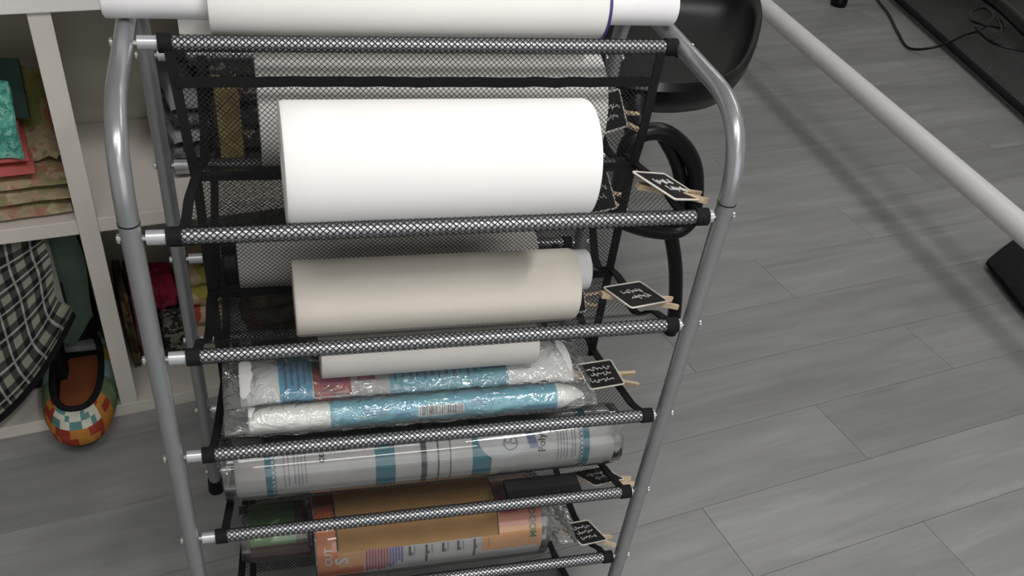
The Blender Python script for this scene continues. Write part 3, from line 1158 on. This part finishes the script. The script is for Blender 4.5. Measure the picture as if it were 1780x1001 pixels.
for i, (lab, c, u, v, s, style) in enumerate(TAGS):
    U = Vector(u).normalized()
    V = Vector(v)
    V = (V - U * V.dot(U)).normalized()
    N = U.cross(V)
    tg = thing('chalkboard_tag', lab, 'tag', c, 0, 'chalkboard clips along the right edge of the rack')
    tg.rotation_euler = Matrix((U, V, N)).transposed().to_euler()
    w, h = 0.045 * s, 0.034 * s
    # slate and raised frame with rounded corners
    MB().box((0, 0, -0.0008), (w - 0.003, h - 0.003, 0.0022)).build('slate', M['slate'], tg, smooth=False)
    cr = 0.0035
    path = fillet([(-w / 2, 0, 0), (-w / 2, h / 2, 0), (w / 2, h / 2, 0), (w / 2, -h / 2, 0), (-w / 2, -h / 2, 0), (-w / 2, -0.0001, 0)], cr, 4)[:-1]
    MB().tube(path, 0.0011, 8, closed=True).build('frame', M['tagframe'], tg)
    mb = MB()
    if style == 0:
        rows = [(-0.3, 0.3, 0.10, 0.10), (-0.25, 0.2, -0.15, 0.08)]
    elif style == 1:
        rows = [(-0.30, 0.22, 0.12, 0.11), (-0.22, 0.26, -0.14, 0.11)]
    else:
        rows = [(-0.34, 0.34, 0.22, 0.09), (-0.30, 0.30, 0.0, 0.09), (-0.34, 0.25, -0.24, 0.08)]
    for q, (a, b, y, hh) in enumerate(rows):
        mb.tube(squiggle(a * w, b * w, y * h, hh * h, i * 7 + q), 0.00062, 5)
    mb.build('chalk_writing', M['chalk'], tg)
    # clothes peg beneath, jaws to the left, handles spread to the right; world direction is along the rail
    RM = Matrix((U, V, N))                    # world -> tag axes
    d = RM @ Vector((1.0, -0.02, 0.0)).normalized()
    d.z *= 0.45 if i == 1 else 0.0
    d.normalize()
    nrm = Vector((0, 0, 1))
    side = nrm.cross(d)
    for j, sg in enumerate((1, -1)):
        mb = MB()
        L = 0.045 * (1.0 if s < 1.45 else 0.8) * (1.25 if style == 0 else 1)
        prof = [(-L, 0.0012), (-L * .35, 0.0016), (0.0, 0.0028), (L * 0.55, 0.0048), (L * 1.06, 0.0080)]
        vs, fs = [], []
        for (a, o) in prof:
            for (du, dz) in ((-.5, -.5), (.5, -.5), (.5, .5), (-.5, .5)):
                ww = 0.0052 if a < L else 0.0042
                vs.append(d * (a + 0.004) + side * (sg * (o + 0.0012) + du * ww * .8) + nrm * (-0.0050 + dz * 0.0056))
        for k in range(len(prof) - 1):
            for m in range(4):
                n2 = (m + 1) % 4
                fs.append((k * 4 + m, k * 4 + n2, (k + 1) * 4 + n2, (k + 1) * 4 + m))
        fs += [(3, 2, 1, 0), tuple((len(prof) - 1) * 4 + m for m in range(4))]
        mb.add(vs, fs)
        mb.build('peg_half', M['wood'], tg, smooth=False)
    mb = MB()
    pts = []
    for k in range(25):
        a = k / 24 * 2 * pi * 3
        pts.append(d * (0.001 + 0.0045 * k / 24) + side * (cos(a) * 0.0058) + nrm * (-0.0050 + sin(a) * 0.0036))
    mb.tube(pts, 0.0006, 6)
    mb.build('spring', M['screw'], tg)


# ------------------------------------------------------------------ fabrics in the cabinet
def slab(mb, c, s, seed=0, rough=0.003, mi=0, bulge=0.0):
    """soft folded layer: rounded box with uneven edges (centre c, size s) in cabinet axes"""
    nx, ny = 10, 8
    vs, fs, us = [], [], []
    for side in (1, -1):
        for i in range(nx + 1):
            for j in range(ny + 1):
                a, b = i / nx * 2 - 1, j / ny * 2 - 1
                e = max(abs(a), abs(b))
                drop = (max(0, e - 0.72) / 0.28) ** 2
                w = noise.noise(Vector((a * 2 + seed, b * 2, side * 3.1))) * rough
                x = a * s[0] / 2 + noise.noise(Vector((b * 2.5, seed, 1))) * rough * 1.5 * abs(a)
                y = b * s[1] / 2 + noise.noise(Vector((a * 2.5, seed, 7))) * rough * 1.5 * abs(b)
                z = side * (s[2] / 2) * (1 - 0.75 * drop) + w * (1 - drop) + (bulge * (1 - a * a) * (1 - b * b) if side > 0 else 0)
                vs.append((c[0] + x, c[1] + y, c[2] + z))
    N = (nx + 1) * (ny + 1)
    for i in range(nx):
        for j in range(ny):
            q = (i * (ny + 1) + j, (i + 1) * (ny + 1) + j, (i + 1) * (ny + 1) + j + 1, i * (ny + 1) + j + 1)
            fs.append(q)
            fs.append(tuple(N + k for k in reversed(q)))
    W = ny + 1
    rim = [i * W for i in range(nx + 1)] + [nx * W + j for j in range(1, W)] + [i * W + ny for i in range(nx - 1, -1, -1)] + [j for j in range(ny - 1, 0, -1)]
    for k in range(len(rim)):
        a, b = rim[k], rim[(k + 1) % len(rim)]
        fs.append((b, a, N + a, N + b))
    us = [tuple((vs[k][0], vs[k][1]) for k in f) for f in fs]
    return mb.add(vs, fs, us, mi)


def cthing(name, label, u, v, z, group=None, rot=0.0):
    return thing(name, label, 'fabric', cl(u, v, z), ROOM + rot, group)


FG = 'fabric pieces in the cube shelf'
SH = 0.387
# upper left cell: stack
t = cthing('folded_fabric', 'floral cream folded fabric at the bottom of the upper left cell', -0.115, 0.125, SH, FG)
for i, (w, h) in enumerate(((0.225, 0.016), (0.23, 0.018), (0.22, 0.018))):
    slab(MB(), (0.0 + 0.003 * i, 0.004 * i, 0.008 + 0.0175 * i), (w, 0.21 - 0.012 * i, h), i, 0.003).build('fold', M['c_floral'], t)
t = cthing('folded_fabric', 'red folded fabric lying on the floral pile in upper left cell', -0.118, 0.125, SH + 0.0535, FG)
for i in range(3):
    slab(MB(), (-0.004 * i, 0.003 * i, 0.011 + 0.0185 * i), (0.16, 0.17, 0.018), 5 + i, 0.002).build('fold', M['c_red'], t)
t = cthing('folded_fabric', 'teal dotted fabric folded over the red one, upper left cell', -0.062, 0.085, SH + 0.111, FG, -0.12)
mb = MB()
mb.grid(lambda a, b: (-0.026 + 0.045 * a, -0.052 + 0.008 * sin(3 * a) + 0.075 * max(0, b - .35), -0.022 + 0.095 * min(1, b * 1.1) - 0.03 * max(0, b - .85)), 6, 14, 0.005)
mb.build('fold', M['c_teal'], t)
mb = MB()
mb.grid(lambda a, b: (-0.090 + 0.118 * a, 0.030 + 0.03 * b, 0.001 + 0.075 * b + 0.003 * sin(4 * a)), 6, 8, 0.012)
mb.build('back_fold', M['c_slate'], t)
t = cthing('folded_fabric', 'pink fabric edge left of the teal fabric, upper left cell', -0.118, 0.06, SH + 0.111, FG)
slab(MB(), (0, 0.0, 0.030), (0.05, 0.05, 0.06), 2, 0.004).build('fold', M['c_pink'], t)
t = cthing('draped_fabric', 'green and red meadow print fabric standing against the upright, upper left cell', -0.036, 0.19, SH + 0.0005, FG)
mb = MB()
mb.grid(lambda a, b: (-0.055 + 0.087 * a, -0.045 + 0.035 * b + 0.010 * sin(6 * a), 0.056 + 0.118 * b - 0.02 * a * b), 10, 10, 0.02)
mb.build('fold', M['c_meadow'], t)
mb = MB()
mb.grid(lambda a, b: (-0.05 + 0.084 * a, -0.105 + 0.07 * b, 0.058 + 0.030 * sin(pi * (a * .8 + .1)) * (0.4 + 0.6 * b) + 0.006 * sin(9 * a)), 10, 8, 0.010)
mb.build('loose_fold', M['c_floral'], t)

# lower left cell: plaid hanging out, green behind
BT = 0.0245
t = thing('draped_fabric', 'black and white plaid cloth spilling out of the lower left cell', 'fabric', cl(-0.16, 0.02, BT), ROOM, FG)


def plaid_fn(a, b):
    # a across, b from top edge down to the lower hem
    top = Vector((-0.130 + 0.245 * a - 0.0, 0.03 + 0.03 * a, 0.350))
    side_r = Vector((0.118, -0.050, 0.232))
    low = Vector((-0.090 + 0.208 * a, -0.055 - 0.02 * (1 - a), 0.062 + 0.17 * a * a + 0.01 * a))
    p = top.lerp(low, b)
    p.y -= 0.03 * sin(pi * b)
    p.z += 0.006 * sin(11 * b + 3 * a) * (1 - b * .3)
    p.y += 0.006 * sin(11 * b + 2 * a)
    return p


MB().grid(plaid_fn, 14, 22, 0.014, (0.24, 0.27)).build('drape', M['plaid'], t)
mb = MB()
mb.grid(lambda a, b: Vector(plaid_fn(a, 0.62 + 0.38 * b)) + Vector((0.003, 0.022, -0.022 - 0.008 * b)), 12, 8, 0.012, (0.24, 0.1))
mb.build('under_layer', M['blackcloth'], t)
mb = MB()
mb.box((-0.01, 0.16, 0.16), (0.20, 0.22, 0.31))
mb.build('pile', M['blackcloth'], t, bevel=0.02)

t = cthing('draped_fabric', 'grey green cloth hanging behind the plaid cloth, lower left cell', -0.035, 0.07, BT + 0.0, FG)
mb = MB()


def green_fn(a, b):
    x = -0.062 + 0.090 * a
    z = 0.335 - b * (0.205 - 0.045 * abs(2 * a - 1.05)) - 0.02
    return (x + 0.004 * sin(b * 5), -0.01 - 0.012 * sin(a * 5) * b, z)


mb.grid(green_fn, 10, 12, 0.012)
mb.grid(lambda a, b: (-0.060 + 0.088 * a, 0.02 + 0.2 * b, 0.308 + 0.004 * sin(5 * b)), 5, 5, 0.012)
mb.build('drape', M['c_green'], t)
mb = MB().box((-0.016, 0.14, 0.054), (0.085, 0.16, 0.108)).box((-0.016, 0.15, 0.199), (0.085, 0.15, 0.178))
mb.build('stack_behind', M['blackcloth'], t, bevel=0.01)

# slipper standing on the bottom board with its toe over the edge
sl = thing('slipper', 'colourful woven slipper with brown insole, toe over the lower edge of the shelf', 'shoe', Vector((-0.4905, 0.577, FLOOR + BT)), radians(3))
NP = 48
rings = []


def sup(a, rx, ry, cy0, p=2.3):
    c, s = cos(a), sin(a)
    return (rx * math.copysign(abs(c) ** (2 / p), c), cy0 + ry * math.copysign(abs(s) ** (2 / p), s))


spec = [(0.050, 0.126, 0.0, 0.0, 2.4), (0.057, 0.133, 0.0, 0.010, 2.4), (0.060, 0.135, 0.0, 0.026, 2.4), (0.0575, 0.130, 0.001, 0.040, 2.3),
        (0.052, 0.122, 0.002, 0.050, 2.3), (0.045, 0.112, 0.000, 0.056, 2.4), (0.038, 0.100, 0.003, 0.057, 2.5)]
vs, fs, mi = [], [], []
for rx, ry, c0, z, p in spec:
    for k in range(NP):
        a = 2 * pi * k / NP
        x, y = sup(a, rx, ry, c0, p)
        vs.append((x, y, z + (0.012 * max(0, y) / .13 if z > .03 else 0)))
pal = ['w_green', 'w_blue', 'w_yellow', 'w_red', 'w_orange', 'w_teal', 'w_white', 'black']
for i in range(len(spec) - 1):
    for k in range(NP):
        l = (k + 1) % NP
        fs.append((i * NP + k, i * NP + l, (i + 1) * NP + l, (i + 1) * NP + k))
        a = 360 * (k + .5) / NP          # 270 deg is the toe
        d = abs(((a - 270 + 180) % 360) - 180)
        if i == 0:
            m = 7
        elif d < 38:
            q = noise.noise(Vector((k * .55, i * 1.3, 4)))
            m = (6 if q > -.22 else 5) if i >= 4 else ((5 if q > 0 else 6) if i == 3 else (3 if q > -.1 else 4))
        elif d < 62:
            m = 3 if noise.noise(Vector((k * .6, i * .9, 9))) > -.05 else 4
        elif d < 85:
            m = 0
        elif d < 100:
            m = 1
        elif d < 112:
            m = 2
        else:
            m = 0 if k % 2 else 1
        mi.append(m)
MB().add(vs, fs, None, mi).build('woven_upper', [M[p] for p in pal], sl, angle=80)
mb = MB()
col = [Vector((*sup(2 * pi * k / NP, 0.038, 0.100, 0.003, 2.5), 0.057)) for k in range(NP)]
for q in col:
    q.z += 0.012 * max(0, q.y) / .13
mb.tube(col, 0.0055, 10, closed=True)
vs = [tuple(q) for q in col] + [(q.x * .93, 0.003 + (q.y - .003) * .96, 0.016) for q in col]
mb.add(vs, [(k, (k + 1) % NP, NP + (k + 1) % NP, NP + k) for k in range(NP)])
mb.build('collar', M['blackcloth'], sl)
vs = [(q.x * .93, 0.003 + (q.y - .003) * .96, 0.0165) for q in col]
mb = MB().add(vs + [(0, 0.003, 0.0165)], [(k, (k + 1) % NP, NP) for k in range(NP)])
mb.build('insole', M['insole'], sl)
mb = MB().box((0, 0.098, 0.045), (0.062, 0.05, 0.014))
mb.build('heel_lining', M['c_greyplain'], sl, bevel=0.005)

# lower right cell
t = cthing('folded_fabric', 'dark plum folded fabric on edge at the left of the lower right cell', 0.060, 0.145, BT, FG)
for i, m in enumerate(('c_brown', 'c_plum', 'c_plum')):
    slab(MB(), (-0.018 + 0.017 * i, 0.0, 0.082), (0.017, 0.14, 0.160 - 0.006 * i), 21 + i, 0.003).build('fold', M[m], t)
t = cthing('folded_fabric', 'rose red fabric peeking out behind the left front post of rack', 0.111, 0.180, BT, FG)
slab(MB(), (0, 0.0, 0.107), (0.048, 0.055, 0.072), 31, 0.004).build('fold', M['c_rose'], t)
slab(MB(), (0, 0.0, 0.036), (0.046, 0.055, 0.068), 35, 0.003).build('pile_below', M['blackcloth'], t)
t = cthing('folded_fabric', 'black and cream small print fabric low in the lower right cell', 0.113, 0.122, BT, FG)
for i in range(3):
    slab(MB(), (0.002 * i, 0.002 * i, 0.013 + 0.0262 * i), (0.046 - .002 * i, 0.050, 0.025), 41 + i, 0.003).build('fold', M['c_dark'], t)
t = cthing('folded_fabric', 'cream fabric with red and yellow flowers, lower right cell', 0.176, 0.165, BT, FG)
for i in range(4):
    slab(MB(), (-0.001 * i, 0.008 * i, 0.0195 + 0.0375 * i), (0.070, 0.10, 0.0375), 51 + i, 0.004).build('fold', M['c_cream'], t)
t = cthing('folded_fabric', 'brown floral folded fabric seen through mesh, lower right cell', 0.294, 0.12, BT, FG)
for i in range(5):
    slab(MB(), (0.002 * (i % 2), 0.006 * i, 0.018 + 0.034 * i), (0.098, 0.17, 0.034), 61 + i, 0.004).build('fold', M['c_brown'], t)

# upper right cell, seen through the curtain
t = cthing('folded_fabric', 'grey print folded pile behind the rear rack leg, upper right cell', 0.180, 0.17, SH, FG)
for i in range(5):
    slab(MB(), (0.002 * i, 0, 0.014 + 0.0265 * i), (0.052, 0.17, 0.027), 71 + i, 0.004).build('fold', M['c_grey' if i % 2 else 'c_greyplain'], t)
t = cthing('folded_fabric', 'dark patterned fabric pile with khaki strap, upper right cell', 0.284, 0.165, SH, FG)
for i in range(5):
    slab(MB(), (0.004 * (i % 2), 0.0, 0.02 + 0.039 * i), (0.140 - .006 * i, 0.20, 0.040), 81 + i, 0.005).build('fold', M['c_dark'], t)
mb = MB()
mb.grid(lambda a, b: (-0.060 + 0.035 * a, -0.108 + 0.06 * max(0, b - .7), 0.02 + 0.16 * min(b, .8) + 0.03 * b), 2, 12, 0.008)
mb.grid(lambda a, b: (-0.07 + 0.14 * b, -0.10 + 0.09 * a, 0.196 + 0.016 * sin(pi * b)), 4, 12, 0.012)
mb.build('khaki_strap', M['c_khaki'], t)

# ------------------------------------------------------------------ right side of the room
# chair: dished shell with raised rim, bent tube arm loop, legs
ch = thing('chair', 'black moulded chair with bent tube arm, behind right side of rack', 'chair', (0.68, 0.98, FLOOR))
CB = Vector((0.68, 0.98, FLOOR))
outl = spline([(0.45, 0.769, -0.2), (0.509, 0.727, -0.2), (0.585, 0.724, -0.2), (0.662, 0.752, -0.2), (0.737, 0.824, -0.2), (0.825, 0.957, -0.2),
               (0.915, 1.13, -0.2), (0.94, 1.26, -0.2), (0.87, 1.33, -0.2), (0.74, 1.34, -0.2), (0.62, 1.26, -0.2), (0.535, 1.10, -0.2), (0.474, 0.93, -0.2)], 5, True)
outl = [p - CB for p in outl]
cen = sum(outl, Vector()) / len(outl)
n = len(outl)
rings = []
for f, dz in ((1.0, 0.0), (0.97, 0.012), (0.93, 0.010), (0.89, -0.006), (0.82, -0.030), (0.6, -0.046), (0.3, -0.052), (0.02, -0.054)):
    rings.append([cen + (p - cen) * f + Vector((0, 0, dz)) for p in outl])
under = []
for f, dz in ((1.0, 0.0), (0.985, -0.02), (0.9, -0.052), (0.6, -0.066), (0.02, -0.072)):
    under.append([cen + (p - cen) * f + Vector((0, 0, dz)) for p in outl])
mb = MB()
vs = [p for r in rings for p in r] + [p for r in under for p in r]
fs = []
K = len(rings)
for i in range(K - 1):
    for k in range(n):
        l = (k + 1) % n
        fs.append((i * n + k, i * n + l, (i + 1) * n + l, (i + 1) * n + k))
for i in range(K, K + len(under) - 1):
    for k in range(n):
        l = (k + 1) % n
        fs.append((i * n + l, i * n + k, (i + 1) * n + k, (i + 1) * n + l))
mb.add(vs, fs).build('seat_shell', M['black'], ch, angle=60)
loop = spline([(0.458, 0.66, -0.314), (0.453, 0.65, -0.262), (0.473, 0.65, -0.242), (0.509, 0.65, -0.238), (0.543, 0.65, -0.254), (0.574, 0.65, -0.283),
               (0.596, 0.65, -0.322), (0.612, 0.65, -0.392), (0.606, 0.65, -0.426), (0.577, 0.65, -0.440), (0.510, 0.65, -0.427), (0.462, 0.655, -0.398)], 5, True)
MB().tube([p - CB for p in loop], 0.0150, 14, closed=True).build('arm_loop', M['black'], ch)
MB().tube([p - CB for p in spline([(0.519, 0.662, -0.250), (0.551, 0.664, -0.290), (0.574, 0.664, -0.332), (0.590, 0.664, -0.385), (0.590, 0.660, -0.430)], 5)], 0.0125, 12).build('inner_arm_tube', M['black'], ch)
MB().tube([p - CB for p in spline([(0.470, 0.655, -0.250), (0.478, 0.70, -0.232), (0.505, 0.76, -0.222), (0.55, 0.83, -0.235)], 5)], 0.021, 12).build('arm_bracket', M['black'], ch)
legs = [[(0.576, 0.652, -0.438), (0.612, 0.658, -0.53), (0.640, 0.665, -0.64), (0.645, 0.668, -0.70)],
        [(0.50, 0.95, -0.235), (0.47, 1.02, -0.45), (0.45, 1.08, -0.70)],
        [(0.60, 1.15, -0.245), (0.54, 1.22, -0.45), (0.50, 1.30, -0.70)]]
for lg in legs:
    MB().tube([p - CB for p in spline(lg, 6)], 0.0140, 12).build('leg', M['black'], ch)

# white tube frame low above the floor
pf = thing('tube_frame', 'white round tube bar held low above the floor on the right', 'frame', (1.43, 1.4, FLOOR))
PB = Vector((1.43, 1.4, FLOOR))
MB().tube([Vector((1.436, 0.10, -0.5)) - PB, Vector((1.426, 2.75, -0.5)) - PB], 0.0275, 24).build('bar', M['pole'], pf)
for y in (0.22, 2.72):
    lg = MB().tube([Vector((1.43, y, -0.5)) - PB, Vector((1.43, y, FLOOR + 0.02)) - PB], 0.0255, 18).build('leg', M['pole'], pf)
    MB().tube([Vector((1.43, y, FLOOR)) - PB, Vector((1.43, y, FLOOR + 0.03)) - PB], [0.034, 0.030], 18).build('foot', M['black'], lg)

# black mesh hamper lying on the floor, upper right
hb = thing('mesh_hamper', 'black mesh hamper lying flat on the floor at upper right', 'hamper', (2.8, 2.1, FLOOR))
HB = Vector((2.8, 2.1, FLOOR))


def ham(a, b, h):
    lft = Vector((2.43, 3.10, 0)).lerp(Vector((2.17, 1.25, 0)), b)
    rgt = Vector((3.75, 2.95, 0)).lerp(Vector((3.45, 1.05, 0)), b)
    p = lft.lerp(rgt, a)
    p.z = FLOOR + h + 0.006 * sin(a * 9 + b * 7) * min(1, a * 8)
    return p - HB


MB().grid(lambda a, b: ham(a, b, 0.040 + 0.01 * a), 16, 20, 0, (1.3, 1.9)).build('mesh_side', M['basket'], hb)
MB().grid(lambda a, b: ham(a, b, 0.010), 8, 10, 0, (1.3, 1.9)).build('lower_side', M['basket'], hb)
edge = [ham(0, i / 20, 0.028) for i in range(21)]
MB().tube(edge, 0.012, 8).build('edge_binding', M['binding'], hb)
br = [Vector(p) - HB for p in spline([(2.72, 2.80, -0.635), (2.70, 2.44, -0.630), (2.632, 2.15, -0.632), (2.60, 1.9, -0.634)], 6)]
MB().tube(br, 0.030, 12, flat=0.7).build('frame_bar', M['black'], hb)

t = thing('cable', 'thin black cable running over the floor into a coil on the mesh hamper', 'cable', (2.2, 2.3, FLOOR))
TB = Vector((2.2, 2.3, FLOOR))
cp = spline([(2.482, 3.075, -0.694), (2.33, 2.717, -0.694), (2.265, 2.496, -0.694), (2.198, 2.322, -0.694), (2.150, 2.161, -0.692), (2.215, 2.10, -0.66), (2.336, 2.14, -0.634),
             (2.436, 2.188, -0.634), (2.572, 2.303, -0.628), (2.60, 2.40, -0.630), (2.524, 2.37, -0.634), (2.453, 2.27, -0.630), (2.481, 2.216, -0.626), (2.55, 2.20, -0.628),
             (2.58, 2.29, -0.626), (2.506, 2.162, -0.626), (2.406, 2.082, -0.630), (2.391, 2.123, -0.624), (2.403, 2.176, -0.622), (2.40, 2.056, -0.630), (2.499, 1.98, -0.630), (2.58, 1.95, -0.632)], 8)
MB().tube([p - TB for p in cp], 0.0045, 8).build('wire', M['black'], t)

t = thing('table_leg', 'dark table leg foot at the top edge, left of the cable', 'leg', (2.10, 2.60, FLOOR))
MB().tube([(0, 0, 0.0), (0, 0, 0.012), (0, 0, 0.035), (0, 0, 0.05)], [0.030, 0.033, 0.030, 0.018], 16).build('foot_cap', M['black'], t)
MB().tube([(0, 0, 0.045), (0, 0, 0.72)], 0.018, 14).build('leg_tube', M['tube'], t)
MB().box((0.25, 0.25, 0.735), (0.62, 0.62, 0.03)).build('table_top', M['black'], t, smooth=False, bevel=0.004)

t = thing('fabric_bag', 'black folded cloth bag with red and white print at right edge of picture', 'bag', (1.62, 0.72, FLOOR))
BB = Vector((1.62, 0.72, FLOOR))
cs = [Vector((1.536, 0.831, 0)), Vector((1.790, 0.985, 0)), Vector((1.790, 0.70, 0)), Vector((1.500, 0.628, 0))]


def bagf(a, b, z, ins=0.0):
    p = cs[0].lerp(cs[1], a).lerp(cs[3].lerp(cs[2], a), b)
    c = sum(cs, Vector()) / 4
    p = c + (p - c) * (1 - ins)
    p.z = z
    return p - BB


mb = MB()
mb.grid(lambda a, b: bagf(a, b, -0.684 + 0.003 * sin(5 * a + 3 * b) - 0.004 * (max(abs(2 * a - 1), abs(2 * b - 1)) ** 6)), 14, 14, 0.009)
mb.build('cloth_body', M['blackcloth'], t)
mb = MB()
for i in range(3):
    mb.grid(lambda a, b: bagf(0.45 + 0.06 * i + 0.05 * a, 0.08 + 0.34 * b, -0.6800), 2, 4, 0.001, (1, 1), (1, 0, 2)[i])
mb.build('print', [M['red'], M['white'], M['slateblue']], t)
